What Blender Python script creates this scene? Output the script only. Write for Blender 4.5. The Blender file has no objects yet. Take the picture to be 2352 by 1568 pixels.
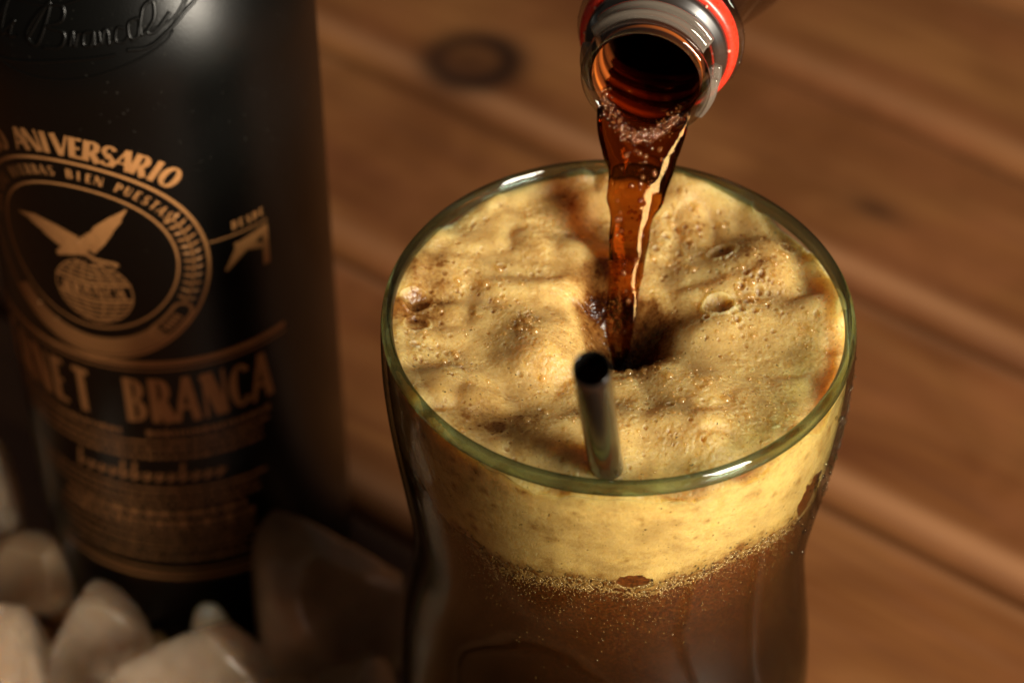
import bpy, math, random
import numpy as np
from mathutils import Vector, Matrix

SC = bpy.context.scene
COL = SC.collection
rng = np.random.default_rng(7)
random.seed(7)

# ------------------------------------------------------------------ camera
TH = math.radians(44.26)
CAM = np.array([0.0, 0.0, 0.480])
CF = np.array([0, math.cos(TH), -math.sin(TH)])
CU = np.array([0, math.sin(TH), math.cos(TH)])
cam_d = bpy.data.cameras.new("camera")
cam = bpy.data.objects.new("camera", cam_d); COL.objects.link(cam)
cam.location = CAM
cam.rotation_euler = (math.pi/2 - TH, 0, 0)
cam_d.sensor_width = 36.0
cam_d.lens = 36.0*5554/2352
cam_d.clip_start = 0.01; cam_d.clip_end = 20
cam_d.dof.use_dof = True
cam_d.dof.focus_distance = 0.4465
cam_d.dof.aperture_fstop = 10.5
SC.camera = cam

# ------------------------------------------------------------------ light
SC.view_settings.view_transform = 'Standard'
SC.view_settings.look = 'None'
SC.view_settings.exposure = 0.0
SC.view_settings.gamma = 1.0
W = bpy.data.worlds.new("World"); SC.world = W; W.use_nodes = True
W.node_tree.nodes["Background"].inputs[0].default_value = (1.0, 0.80, 0.62, 1)
W.node_tree.nodes["Background"].inputs[1].default_value = 0.06

def area_lamp(name, loc, target, sx, sy, power, color):
    d = bpy.data.lights.new(name, 'AREA'); d.shape = 'RECTANGLE'
    d.size = sx; d.size_y = sy; d.energy = power; d.color = color
    o = bpy.data.objects.new(name, d); COL.objects.link(o)
    o.location = loc
    o.rotation_euler = (Vector(target)-Vector(loc)).to_track_quat('-Z', 'Y').to_euler()
    return o
GC = np.array([0.02, 0.329])         # axis of the drinking glass
RIM = 0.168                          # height of its rim
area_lamp("softbox_lamp", (0.64, -0.25, 0.52), (0.0, 0.36, 0.08), 0.27, 0.50, 32.0, (1.0, 0.90, 0.74))

SC.cycles.use_denoising = True
SC.cycles.max_bounces = 14
SC.cycles.transparent_max_bounces = 24
SC.cycles.transmission_bounces = 12
SC.cycles.sample_clamp_indirect = 6.0

# ------------------------------------------------------------------ helpers
def tag(o, label=None, cat=None, group=None, kind=None):
    if label: o["label"] = label
    if cat: o["category"] = cat
    if group: o["group"] = group
    if kind: o["kind"] = kind
    return o
def empty(name, loc=(0, 0, 0)):
    o = bpy.data.objects.new(name, None); COL.objects.link(o)
    o.location = loc; o.empty_display_size = 0.01
    return o
def mesh(name, verts, faces, mat, parent=None, smooth=True, attr=None, off=None):
    """verts in world space; faces: (n,4) or (n,3) array or list"""
    v = np.asarray(verts, dtype=np.float64)
    if parent is not None:
        v = v - np.array(parent_loc(parent))
    me = bpy.data.meshes.new(name)
    if isinstance(faces, np.ndarray):
        n, k = faces.shape
        me.vertices.add(len(v)); me.vertices.foreach_set("co", v.astype(np.float32).ravel())
        me.loops.add(n*k); me.loops.foreach_set("vertex_index", faces.astype(np.int32).ravel())
        me.polygons.add(n); me.polygons.foreach_set("loop_start", (np.arange(n)*k).astype(np.int32))
        me.update(calc_edges=True)
    else:
        me.from_pydata(v.tolist(), [], faces)
    me.validate()
    if smooth: me.shade_smooth()
    if mat: me.materials.append(mat)
    if attr:
        for an, av in attr.items():
            a = me.attributes.new(an, 'FLOAT', 'POINT'); a.data.foreach_set("value", np.asarray(av, dtype=np.float32))
    o = bpy.data.objects.new(name, me); COL.objects.link(o)
    if parent is not None: o.parent = parent
    return o
def parent_loc(p):
    l = np.array(p.location)
    while p.parent is not None:
        p = p.parent; l = l + np.array(p.location)
    return l
def grid_faces(nu, nv, wrap_v=True, base=0):
    """rows nu, columns nv"""
    i = np.arange(nu-1)[:, None]; j = np.arange(nv if wrap_v else nv-1)[None, :]
    j2 = (j+1) % nv
    a = i*nv+j; b = i*nv+j2; c = (i+1)*nv+j2; d = (i+1)*nv+j
    return np.stack([a, b, c, d], -1).reshape(-1, 4)+base
def lathe(profile, n=96, center=(0, 0, 0), M=None):
    """profile [(r,z)...] -> verts, quads. M: 3x3 with columns x,y,axis"""
    p = np.array(profile); a = np.linspace(0, 2*math.pi, n, endpoint=False)
    v = np.stack([p[:, 0:1]*np.cos(a), p[:, 0:1]*np.sin(a), p[:, 1:2]+0*a], -1).reshape(-1, 3)
    if M is not None: v = v @ np.array(M).T
    return v+np.array(center), grid_faces(len(p), n)
def join(parts):
    vs, fs, b = [], [], 0
    for v, f in parts:
        vs.append(v); fs.append(f+b); b += len(v)
    return np.concatenate(vs), np.concatenate(fs)
def smooth_profile(pts, n=60):
    """Catmull-Rom through points"""
    P = np.array(pts, float); P = np.vstack([2*P[0]-P[1], P, 2*P[-1]-P[-2]])
    m = len(P)-3; out = []
    for t in np.linspace(0, m-1e-9, n):
        i = int(t); u = t-i
        p0, p1, p2, p3 = P[i], P[i+1], P[i+2], P[i+3]
        out.append(.5*((2*p1)+(-p0+p2)*u+(2*p0-5*p1+4*p2-p3)*u*u+(-p0+3*p1-3*p2+p3)*u**3))
    return np.array(out)
def _hash(i, j, k, s):
    n = (i.astype(np.int64)*374761393+j.astype(np.int64)*668265263+k.astype(np.int64)*2147483647*3+s*974634777) & 0xffffffff
    n = (n ^ (n >> 13))*1274126177 & 0xffffffff
    n = (n ^ (n >> 16)) & 0xffff
    return n/32767.5-1
def noise(x, y, z=None, s=0):
    x = np.asarray(x, float); y = np.asarray(y, float); z = np.zeros_like(x) if z is None else np.asarray(z, float)
    xi, yi, zi = np.floor(x), np.floor(y), np.floor(z)
    u, v, w = x-xi, y-yi, z-zi
    f = lambda t: t*t*t*(t*(t*6-15)+10)
    u, v, w = f(u), f(v), f(w)
    r = 0
    for dx in (0, 1):
        for dy in (0, 1):
            for dz in (0, 1):
                r = r+_hash(xi+dx, yi+dy, zi+dz, s)*(u if dx else 1-u)*(v if dy else 1-v)*(w if dz else 1-w)
    return r
def fbm(x, y, z=None, o=4, s=0):
    r, a, f = 0, 1, 1
    for k in range(o):
        r = r+a*noise(x*f, y*f, None if z is None else z*f, s+k*17); a *= .5; f *= 2.03
    return r/1.9
_t = (1+5**.5)/2
_ico_v = np.array([(-1,_t,0),(1,_t,0),(-1,-_t,0),(1,-_t,0),(0,-1,_t),(0,1,_t),(0,-1,-_t),(0,1,-_t),(_t,0,-1),(_t,0,1),(-_t,0,-1),(-_t,0,1)])
_ico_v /= np.linalg.norm(_ico_v[0])
_ico_f = np.array([(0,11,5),(0,5,1),(0,1,7),(0,7,10),(0,10,11),(1,5,9),(5,11,4),(11,10,2),(10,7,6),(7,1,8),(3,9,4),(3,4,2),(3,2,6),(3,6,8),(3,8,9),(4,9,5),(2,4,11),(6,2,10),(8,6,7),(9,8,1)])
def ico(sub):
    v, f = [tuple(x) for x in _ico_v], [tuple(x) for x in _ico_f]
    for _ in range(sub):
        cache = {}; nf = []
        def mid(a, b):
            k = (min(a, b), max(a, b))
            if k not in cache:
                m = (np.array(v[a])+np.array(v[b])); m /= np.linalg.norm(m); v.append(tuple(m)); cache[k] = len(v)-1
            return cache[k]
        for a, b, c in f:
            x, y, z = mid(a, b), mid(b, c), mid(c, a)
            nf += [(a, x, z), (b, y, x), (c, z, y), (x, y, z)]
        f = nf
    return np.array(v), np.array(f)
ICO = [ico(0), ico(1), ico(2), ico(3), ico(4)]
def beads(centers, radii, sub=1, squash=None):
    v0, f0 = ICO[sub]; n = len(centers)
    v = v0[None]*np.asarray(radii)[:, None, None]
    if squash is not None: v = v*np.asarray(squash)
    v = v+np.asarray(centers)[:, None, :]
    f = f0[None]+(np.arange(n)*len(v0))[:, None, None]
    return v.reshape(-1, 3), f.reshape(-1, 3)
def tube(path, rad, n=12, caps=True):
    P = np.array(path, float); m = len(P); R = np.broadcast_to(rad, (m,)) if np.ndim(rad) else np.full(m, rad)
    T = np.gradient(P, axis=0); T /= np.linalg.norm(T, axis=1)[:, None]+1e-12
    ref = np.array([0.123, 0.2, 1.0]); N = np.cross(T, ref); N /= np.linalg.norm(N, axis=1)[:, None]+1e-12
    B = np.cross(T, N); a = np.linspace(0, 2*math.pi, n, endpoint=False)
    v = P[:, None]+R[:, None, None]*(np.cos(a)[None, :, None]*N[:, None]+np.sin(a)[None, :, None]*B[:, None])
    v = v.reshape(-1, 3); f = grid_faces(m, n)
    if caps:
        v = np.vstack([v, P[0], P[-1]]); c0, c1 = m*n, m*n+1
        j = np.arange(n); j2 = (j+1) % n
        f = np.vstack([f, np.stack([j, j2, j2*0+c0, j2*0+c0], -1)[:, [0, 1, 2, 2]][:, :4]]) if False else f
    return v, f

# ------------------------------------------------------------------ materials
def newmat(name):
    m = bpy.data.materials.new(name); m.use_nodes = True
    nt = m.node_tree; nt.nodes.clear()
    out = nt.nodes.new("ShaderNodeOutputMaterial")
    return m, nt, out
def nd(nt, typ, **kw):
    n = nt.nodes.new(typ)
    for k, v in kw.items():
        if k.startswith("_"): setattr(n, k[1:], v)
        else:
            key = k.replace("__", " ")
            n.inputs[key].default_value = v
    return n
def pbsdf(nt, col=(.5, .5, .5), rough=.5, **kw):
    n = nt.nodes.new("ShaderNodeBsdfPrincipled")
    n.inputs["Base Color"].default_value = (*col, 1); n.inputs["Roughness"].default_value = rough
    for k, v in kw.items(): n.inputs[k.replace("_", " ")].default_value = v
    return n
def L(nt, a, b): nt.links.new(a, b)
def ramp(nt, fac, stops, interp='LINEAR'):
    r = nt.nodes.new("ShaderNodeValToRGB"); r.color_ramp.interpolation = interp
    e = r.color_ramp.elements
    while len(e) < len(stops): e.new(0.5)
    for el, (p, c) in zip(e, stops):
        el.position = p; el.color = (*c, 1) if len(c) == 3 else c
    L(nt, fac, r.inputs[0]); return r
def mixc(nt, fac, a, b, mode='MIX'):
    m = nt.nodes.new("ShaderNodeMix"); m.data_type = 'RGBA'; m.blend_type = mode
    for s, x in ((0, fac), (6, a), (7, b)):
        if isinstance(x, (int, float)): m.inputs[s].default_value = x
        elif isinstance(x, tuple): m.inputs[s].default_value = (*x, 1)
        else: L(nt, x, m.inputs[s])
    return m.outputs[2]
def mapr(nt, v, a, b, c, d, clamp=True):
    m = nt.nodes.new("ShaderNodeMapRange"); m.clamp = clamp
    L(nt, v, m.inputs[0])
    for i, x in enumerate((a, b, c, d)): m.inputs[i+1].default_value = x
    return m.outputs[0]
def math_(nt, op, a, b=0.0):
    m = nt.nodes.new("ShaderNodeMath"); m.operation = op
    for i, x in enumerate((a, b)):
        if isinstance(x, (int, float)): m.inputs[i].default_value = x
        else: L(nt, x, m.inputs[i])
    return m.outputs[0]
def coords(nt, scale=(1, 1, 1), rot=(0, 0, 0), kind="Object", loc=(0, 0, 0)):
    tc = nt.nodes.new("ShaderNodeTexCoord"); mp = nt.nodes.new("ShaderNodeMapping")
    mp.inputs["Scale"].default_value = scale; mp.inputs["Rotation"].default_value = rot; mp.inputs["Location"].default_value = loc
    L(nt, tc.outputs[kind], mp.inputs[0]); return mp.outputs[0]
def noisen(nt, vec, scale, detail=4, rough=.5, dist=0.0):
    n = nt.nodes.new("ShaderNodeTexNoise"); n.inputs["Scale"].default_value = scale
    n.inputs["Detail"].default_value = detail; n.inputs["Roughness"].default_value = rough; n.inputs["Distortion"].default_value = dist
    L(nt, vec, n.inputs["Vector"]); return n.outputs[0]
def bump(nt, h, dist, strength=1.0, normal=None):
    b = nt.nodes.new("ShaderNodeBump"); b.inputs["Strength"].default_value = strength
    b.inputs["Distance"].default_value = dist; L(nt, h, b.inputs["Height"])
    if normal is not None: L(nt, normal, b.inputs["Normal"])
    return b.outputs[0]

def mat_wood():
    m, nt, out = newmat("varnished_wood")
    v = coords(nt, (1, 1, 1))
    oi = nt.nodes.new("ShaderNodeObjectInfo")
    off = nt.nodes.new("ShaderNodeVectorMath"); off.operation = 'MULTIPLY_ADD'
    L(nt, oi.outputs["Random"], off.inputs[0]); off.inputs[1].default_value = (7.3, 3.1, 1.7); L(nt, v, off.inputs[2])
    st = nt.nodes.new("ShaderNodeMapping"); st.inputs["Scale"].default_value = (5, 42, 20); L(nt, off.outputs[0], st.inputs[0])
    broad = noisen(nt, st.outputs[0], 1.0, 3, .55, .5)
    st2 = nt.nodes.new("ShaderNodeMapping"); st2.inputs["Scale"].default_value = (18, 420, 60); L(nt, off.outputs[0], st2.inputs[0])
    fine = noisen(nt, st2.outputs[0], 1.0, 4, .6, .3)
    c = ramp(nt, broad, [(.28, (.070, .019, .0052)), (.5, (.132, .048, .0135)), (.72, (.210, .088, .027))])
    c2 = mixc(nt, mapr(nt, fine, .35, .65, 0.0, .32), c.outputs[0], (.062, .018, .006))
    patch = noisen(nt, v, 26, 3, .55, .4)
    c3 = mixc(nt, mapr(nt, patch, .45, .68, 0, .6), c2, (.165, .058, .020))
    patch2 = noisen(nt, v, 17, 3, .55, .6)
    c3 = mixc(nt, mapr(nt, patch2, .50, .70, 0, .6), c3, (.068, .020, .004))
    we = nt.nodes.new("ShaderNodeAttribute"); we.attribute_name = "bevel_light"  # highlights of the plank bevels, painted as a lighter edge colour
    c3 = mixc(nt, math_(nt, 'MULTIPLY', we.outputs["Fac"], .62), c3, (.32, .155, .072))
    k = nt.nodes.new("ShaderNodeAttribute"); k.attribute_name = "knot"
    c4 = mixc(nt, k.outputs["Fac"], c3, (.012, .0035, .001))
    b = pbsdf(nt, (.2, .1, .05), .5)
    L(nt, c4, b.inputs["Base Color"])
    L(nt, mapr(nt, fine, .3, .7, .34, .5), b.inputs["Roughness"])
    b.inputs["Specular IOR Level"].default_value = .45
    L(nt, bump(nt, fine, .0004, .6), b.inputs["Normal"])
    L(nt, b.outputs[0], out.inputs[0]); return m
def mat_simple(name, col, rough, **kw):
    m, nt, out = newmat(name); b = pbsdf(nt, col, rough, **kw); L(nt, b.outputs[0], out.inputs[0]); return m
def mat_thin(name, tint_face, tint_edge, rough=.02, ior=1.5, power=1.0, gloss=1.0):
    """thin wall: light goes straight through, tinted more at glancing angles, with Fresnel gloss"""
    m, nt, out = newmat(name)
    lw = nt.nodes.new("ShaderNodeLayerWeight"); lw.inputs["Blend"].default_value = .5
    f = math_(nt, 'POWER', lw.outputs["Facing"], power)
    tc = mixc(nt, f, tint_face, tint_edge)
    tr = nt.nodes.new("ShaderNodeBsdfTransparent"); L(nt, tc, tr.inputs[0])
    gl = nt.nodes.new("ShaderNodeBsdfGlossy"); gl.inputs["Roughness"].default_value = rough
    gl.inputs[0].default_value = (gloss, gloss, gloss, 1)
    f0 = ((ior-1)/(ior+1))**2
    fr = math_(nt, 'MULTIPLY_ADD', math_(nt, 'POWER', lw.outputs["Facing"], 5.0), 1-f0); fr.node.inputs[2].default_value = f0
    mx = nt.nodes.new("ShaderNodeMixShader")
    L(nt, fr, mx.inputs[0]); L(nt, tr.outputs[0], mx.inputs[1]); L(nt, gl.outputs[0], mx.inputs[2])
    L(nt, mx.outputs[0], out.inputs[0]); return m, nt, gl
def mat_glass(name, col, rough=0.0, ior=1.5):
    m, nt, out = newmat(name)
    g = nt.nodes.new("ShaderNodeBsdfGlass"); g.inputs[0].default_value = (*col, 1)
    g.inputs["Roughness"].default_value = rough; g.inputs["IOR"].default_value = ior
    L(nt, g.outputs[0], out.inputs[0]); return m

M_WOOD = mat_wood()
M_DARK_UNDER = mat_simple("dark_batten_wood", (.03, .012, .005), .8)

# ------------------------------------------------------------------ table of planks
def build_table():
    t = empty("wooden_table", (0, 0, 0))
    tag(t, "reddish brown varnished wooden table of parallel planks under the drink", "table", kind=None)
    ang = math.radians(-36.0); d = np.array([math.cos(ang), math.sin(ang)]); n = np.array([-d[1], d[0]])
    pitch, gap, th, bev = .0755, .0024, .022, .0065
    length = 2.2
    knots = [(-.0128, .6222, .017, .010, 1), (.1094, .5497, .009, .0045, 0), (.19, .49, .006, .004, 0), (-.16, .60, .01, .006, 0), (.06, .70, .007, .004, 0), (.155, .445, .0055, .003, 0)]
    for k in range(-9, 12):
        lo = .4000 + pitch*k + gap/2; hi = .4000+pitch*(k+1)-gap/2
        prof = []
        for a in np.linspace(0, 90, 7):
            prof.append((lo+bev-bev*math.cos(math.radians(a)), -bev*.75+bev*.75*math.sin(math.radians(a))))
        prof = [(lo, -th)]+prof
        m1 = [(lo+hi)/2*(1)+s*((hi-lo)/2-bev) for s in np.linspace(-.95, .95, 40)]
        prof += [(q, 0) for q in m1]
        prof += [(lo+hi-x, z) for x, z in prof[:8][::-1]]
        prof = np.array(prof)
        inner = .40 < lo+pitch/2 < .75 and True
        us = np.linspace(-length/2, length/2, 60) if not inner else np.concatenate([np.linspace(-length/2, -.62, 20), np.linspace(-.615, -.1, 210), np.linspace(-.09, length/2, 24)])
        us = us+0.0
        U_, Q = np.meshgrid(us, np.arange(len(prof)), indexing='ij')
        q = prof[Q, 0]; z = prof[Q, 1].copy()
        X = d[0]*U_+n[0]*q; Y = d[1]*U_+n[1]*q
        kn = np.zeros_like(X)
        for kx, ky, ra, rb, ring in knots:
            du = (X-kx)*d[0]+(Y-ky)*d[1]; dq = (X-kx)*n[0]+(Y-ky)*n[1]
            if ring:
                ex, ey = (X-kx)/.0185, (Y-ky)/.017
                rr = np.sqrt(ex**2+ey**2)
                kn = np.maximum(kn, np.exp(-((rr-.66)/.34)**2)*1.0*(1-.25*np.clip(-(du/.02), 0, 1)))
                kn = np.maximum(kn, .62*np.exp(-(rr/.7)**2))
            else:
                rr = np.sqrt((du/ra)**2+(dq/rb)**2); kn = np.maximum(kn, .7*np.exp(-rr**2))
        top = (z > -.0001)
        z = z+np.where(top, .00012*fbm(U_*9+k*7, q*60, s=3), 0)
        # local coordinates so grain runs along the plank
        v = np.stack([U_, q, z], -1).reshape(-1, 3)
        f = grid_faces(len(us), len(prof), wrap_v=False)
        # end caps
        me = bpy.data.meshes.new("plank")
        o = mesh("plank", v, f, M_WOOD, None, True, {"knot": np.clip(kn, 0, 1).ravel(), "bevel_light": np.clip(np.exp(-((q-lo-.0065)/.0036)**2)*(.75+.5*noise(U_*14, U_*0+k, s=8))+.35*np.exp(-((hi-q-.004)/.0025)**2)*(noise(U_*9, U_*0+k, s=9) > .1), 0, 1).ravel()})
        # plank axes: x along d, y along n
        o.parent = t
        o.rotation_euler = (0, 0, ang)
    # the battens that carry the planks
    for u in (-.8, -.05, .8):
        b0, b1, w, h0, h1 = -.25, 1.28, .035, -th, -th-.03
        vs = [];
        for uu in (u-w, u+w):
            for q in (b0, b1):
                for z in (h0-.0005, h1): vs.append((uu, q, z))
        fs = [(0, 2, 3, 1), (4, 5, 7, 6), (0, 4, 6, 2), (1, 3, 7, 5), (0, 1, 5, 4), (2, 6, 7, 3)]
        o = mesh("batten", vs, fs, M_DARK_UNDER, None, False); o.parent = t; o.rotation_euler = (0, 0, ang)
    return t
build_table()

# ------------------------------------------------------------------ dark spirits bottle
BX, BY, BR = -.0805, .4193, .0385
def br(h):
    h = np.asarray(h, float)
    r = np.full(h.shape, BR)
    s = h-.1740
    r = np.where(s > 0, BR-s**2/(2*.040), r)
    r = np.where(h > .212, (BR-.038**2/.08) - (h-.212)*.75, r)
    r = np.where(h > .2205, np.maximum(.0142, .0141-(h-.224)*.1), r)
    return r
def bsurf(s_mm, h_mm, off=0.0):
    """label coordinates (arc millimetres from the front, height in mm) -> world"""
    s = np.asarray(s_mm, float)/1000; h = np.asarray(h_mm, float)/1000
    a = s/BR; r = br(h)+off
    return np.stack([BX+r*np.sin(a), BY-r*np.cos(a), h+0*a], -1)
def build_bottle():
    b = empty("spirits_bottle", (BX, BY, 0))
    tag(b, "tall matt black spirits bottle with copper lettering standing behind ice", "bottle")
    m, nt, out = newmat("matt_black_glass")
    v = coords(nt)
    sp = noisen(nt, v, 2600, 2, .6)
    p = pbsdf(nt, (.0012, .0012, .0010), .30); p.inputs["Specular IOR Level"].default_value = .26
    big = noisen(nt, v, 60, 3, .5)
    L(nt, mapr(nt, big, .3, .7, .30, .35), p.inputs["Roughness"])
    L(nt, bump(nt, sp, .00006, .5), p.inputs["Normal"])
    # scattered dust
    du = noisen(nt, v, 900, 1, .5)
    L(nt, mixc(nt, mapr(nt, du, .74, .78, 0, .10), (.0012, .0012, .0010), (.12, .11, .09)), p.inputs["Base Color"])
    L(nt, p.outputs[0], out.inputs[0]); MB = m
    hs = np.concatenate([[0.0015], .003-.003*np.cos(np.linspace(.6, math.pi/2, 6)), np.linspace(.0035, .245, 150), [.29]])
    prof = [(.001, .0012), (BR-.006, .0)]
    for a in np.linspace(0, 90, 8):
        prof.append((BR-.004+.004*math.sin(math.radians(a)), .004-.004*math.cos(math.radians(a))))
    for h in np.linspace(.006, .262, 170): prof.append((float(br(h)), h))
    prof += [(.0142, .29), (.0145, .2905)]
    vv, ff = lathe(prof, 160, (BX, BY, 0))
    mesh("body", vv, ff, MB, b)
    cap = [(.0147, .262), (.0152, .2625), (.0152, .296), (.0145, .297), (.0005, .297)]
    vv, ff = lathe(cap, 64, (BX, BY, 0)); mesh("screw_cap", vv, ff, mat_simple("dark_cap", (.012, .009, .006), .35, Metallic=.3), b)
    # --- copper print
    m, nt, out = newmat("copper_print")
    v = coords(nt)
    g = noisen(nt, v, 1500, 3, .7); g2 = noisen(nt, v, 240, 3, .6)
    p = pbsdf(nt, (.42, .18, .055), .5, Metallic=.25)
    c = mixc(nt, mapr(nt, g2, .3, .7, 0, .5), (.44, .205, .07), (.27, .115, .036))
    c = mixc(nt, mapr(nt, g, .62, .7, 0, .8), c, (.02, .01, .006))
    L(nt, c, p.inputs["Base Color"]); L(nt, p.outputs[0], out.inputs[0]); MG = m
    m, nt, out = newmat("faded_copper_print")
    p = pbsdf(nt, (.33, .15, .05), .5, Metallic=.2); L(nt, p.outputs[0], out.inputs[0]); MG2 = m

    cnt = [0]
    def stroke(pts, w, step=.7):
        """ribbon on the label: pts in mm, widths in mm"""
        P = np.array(pts, float); wd = np.broadcast_to(np.asarray(w, float), (len(P),))
        seg = np.linalg.norm(np.diff(P, axis=0), axis=1); t = np.concatenate([[0], np.cumsum(seg)])
        n = max(2, int(t[-1]/step)+1)
        tt = np.unique(np.concatenate([np.linspace(0, t[-1], n), t]))
        Q = np.stack([np.interp(tt, t, P[:, 0]), np.interp(tt, t, P[:, 1])], -1); ww = np.interp(tt, t, wd)
        T = np.gradient(Q, axis=0); T /= np.linalg.norm(T, axis=1)[:, None]+1e-9
        N = np.stack([-T[:, 1], T[:, 0]], -1)
        A = Q+N*ww[:, None]/2; B = Q-N*ww[:, None]/2
        cnt[0] += 1; off = 3e-5+(cnt[0] % 12)*4e-6
        m = max(2, int(ww.max()/.9)+2)
        rows = [bsurf(*(A+(B-A)*k/(m-1)).T, off) for k in range(m)]
        v = np.stack(rows, 1).reshape(-1, 3)
        return v, grid_faces(len(Q), m, wrap_v=False)
    T_, t_ = .27, .11
    def bow(cx, cy, rx, ry, a0, a1, n=14):
        a = np.radians(np.linspace(a0, a1, n)); return [(cx+rx*math.cos(x), cy+ry*math.sin(x)) for x in a]
    def wv(a0, a1, n=14, tk=T_, tn=t_):
        a = np.radians(np.linspace(a0, a1, n)); return list(tn+(tk-tn)*np.abs(np.cos(a))**1.3)
    G = {
     'A': (.82, [([(.04, 0), (.40, 1)], t_), ([(.42, 1), (.68, 0)], T_), ([(.18, .32), (.6, .32)], t_)]),
     'N': (.86, [([(.12, 0), (.12, 1)], t_), ([(.18, .98), (.66, .02)], T_), ([(.76, 0), (.76, 1)], t_)]),
     'I': (.42, [([(.2, 0), (.2, 1)], T_)]),
     'V': (.80, [([(.14, 1), (.42, 0)], T_), ([(.44, 0), (.76, 1)], t_)]),
     'E': (.66, [([(.2, 0), (.2, 1)], T_), ([(.2, .94), (.6, .94)], .13), ([(.2, .5), (.52, .5)], .11), ([(.2, .06), (.62, .06)], .13)]),
     'R': (.80, [([(.2, 0), (.2, 1)], T_), (bow(.38, .72, .22, .24, 90, -90), wv(90, -90)), ([(.2, .95), (.4, .95)], .1), ([(.38, .5), (.68, 0)], T_)]),
     'S': (.64, [(bow(.34, .72, .2, .22, 20, 250), wv(20, 250, tk=.2)), ([(.26, .54), (.42, .42)], .27), (bow(.32, .25, .22, .2, 60, -160), wv(60, -160, tk=.22))]),
     'O': (.84, [(bow(.42, .5, .29, .44, 90, 450, 28), wv(90, 450, 28))]),
     'B': (.76, [([(.2, 0), (.2, 1)], T_), (bow(.38, .74, .2, .21, 90, -90), wv(90, -90)), (bow(.38, .27, .24, .22, 90, -90), wv(90, -90)), ([(.2, .95), (.4, .95)], .1), ([(.2, .5), (.4, .5)], .1), ([(.2, .05), (.4, .05)], .1)]),
     'C': (.76, [(bow(.42, .5, .28, .44, 40, 320, 22), wv(40, 320, 22))]),
     'T': (.70, [([(.35, 0), (.35, 1)], T_), ([(.04, .93), (.66, .93)], .14)]),
     'F': (.62, [([(.2, 0), (.2, 1)], T_), ([(.2, .94), (.6, .94)], .13), ([(.2, .5), (.5, .5)], .11)]),
     'H': (.82, [([(.2, 0), (.2, 1)], T_), ([(.64, 0), (.64, 1)], T_), ([(.2, .5), (.64, .5)], .11)]),
     'L': (.62, [([(.2, 0), (.2, 1)], T_), ([(.2, .06), (.6, .06)], .13)]),
     'P': (.72, [([(.2, 0), (.2, 1)], T_), (bow(.38, .7, .22, .25, 90, -90), wv(90, -90)), ([(.2, .95), (.4, .95)], .1), ([(.2, .46), (.4, .46)], .1)]),
     'U': (.80, [([(.2, 1), (.2, .3)], T_), (bow(.4, .3, .2, .24, 180, 360), wv(180, 360, tk=.2)), ([(.62, .3), (.62, 1)], t_)]),
     'D': (.80, [([(.2, 0), (.2, 1)], T_), (bow(.32, .5, .34, .44, 90, -90, 18), wv(90, -90, 18))]),
     '0': (.76, [(bow(.38, .5, .25, .44, 90, 450, 24), wv(90, 450, 24))]),
     '1': (.5, [([(.28, 0), (.28, 1)], T_), ([(.08, .78), (.28, .95)], .1)]),
     '5': (.66, [([(.16, .95), (.58, .95)], .13), ([(.18, .95), (.16, .52)], .11), (bow(.3, .3, .25, .26, 110, -150, 18), wv(110, -150, 18))]),
     ' ': (.6, []),
    }
    def arc_text(txt, c, r, th0, th1, size, sx=1.0, bold=1.0, flip=False):
        out = []; tot = len(txt)-1
        for i, ch in enumerate(txt):
            w, st = G[ch]; th = math.radians(th0+(th1-th0)*i/tot)
            sn, cs = math.sin(th), math.cos(th)
            for pts, wd in st:
                P = np.array(pts); x = (P[:, 0]-w/2)*size*sx; y = (P[:, 1]-.5)*size
                if flip:
                    x, y = -x, -y
                S = c[0]+(r+y)*sn+x*cs; Hh = c[1]+(r+y)*cs-x*sn
                out.append(stroke(np.stack([S, Hh], -1), np.asarray(wd)*size*bold*(sx**.4), .5))
        return out
    def line_text(txt, xs, h, size, sx, bold=1.0):
        out = []
        for ch, x0 in zip(txt, xs):
            w, st = G[ch]
            for pts, wd in st:
                P = np.array(pts); vert = abs(P[0, 0]-P[-1, 0]) < .3
                x = x0+(P[:, 0]-w/2)*size*sx; y = h+P[:, 1]*size
                ww = np.asarray(wd)*size*bold*(sx if vert else .8)
                out.append(stroke(np.stack([x, y], -1), ww, .6))
        return out
    def put(name, parts, mat=MG, label=None):
        v, f = join(parts); o = mesh(name, v, f, mat, b); o["kind"] = "thing"
        del o["kind"]
        if label: o["label"] = label
        return o
    C0 = (-11.5, 131.0)
    put("anniversary_lettering", arc_text("150 ANIVERSARIO", C0, 32.2, -45, 41.5, 5.5, .97, .98), label="curved copper lettering reading 150 ANIVERSARIO")
    def ring(c, r, w, a0, a1, sy=1.0, n=90, sxx=1.0):
        a = np.radians(np.linspace(a0, a1, n)); return stroke([(c[0]+r*sxx*math.sin(x), c[1]+r*sy*math.cos(x)) for x in a], w, .8)
    put("outer_ring", [ring(C0, 27.4, .75, 0, 360, 1.015)])
    put("inner_ring", [ring((C0[0], 132.2), 20.8, .6, 0, 360, .97)])
    put("ring_lettering", arc_text("CON LAS HIERBAS BIEN PUESTAS", (C0[0], 131.8), 23.9, -82, 57, 2.5, .92, .85), label="small copper lettering round the ring reading HIERBAS BIEN PUESTAS")
    lv = []
    for a in np.linspace(60, 117, 12):
        for side in (-1, 1):
            r0 = 24.1; th = math.radians(a)
            p0 = (C0[0]+r0*math.sin(th), 131.5+r0*math.cos(th))
            dth = math.radians(a+8); rr = r0+side*2.3
            tip = (C0[0]+rr*math.sin(dth-.17), 131.5+rr*math.cos(dth-.17))
            mid = ((p0[0]+tip[0])/2, (p0[1]+tip[1])/2)
            lv.append(stroke([tip, mid, p0], [.1, .95, .2], .4))
    lv.append(ring((C0[0], 131.5), 24.1, .35, 58, 120))
    put("laurel_branch", lv)
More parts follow.
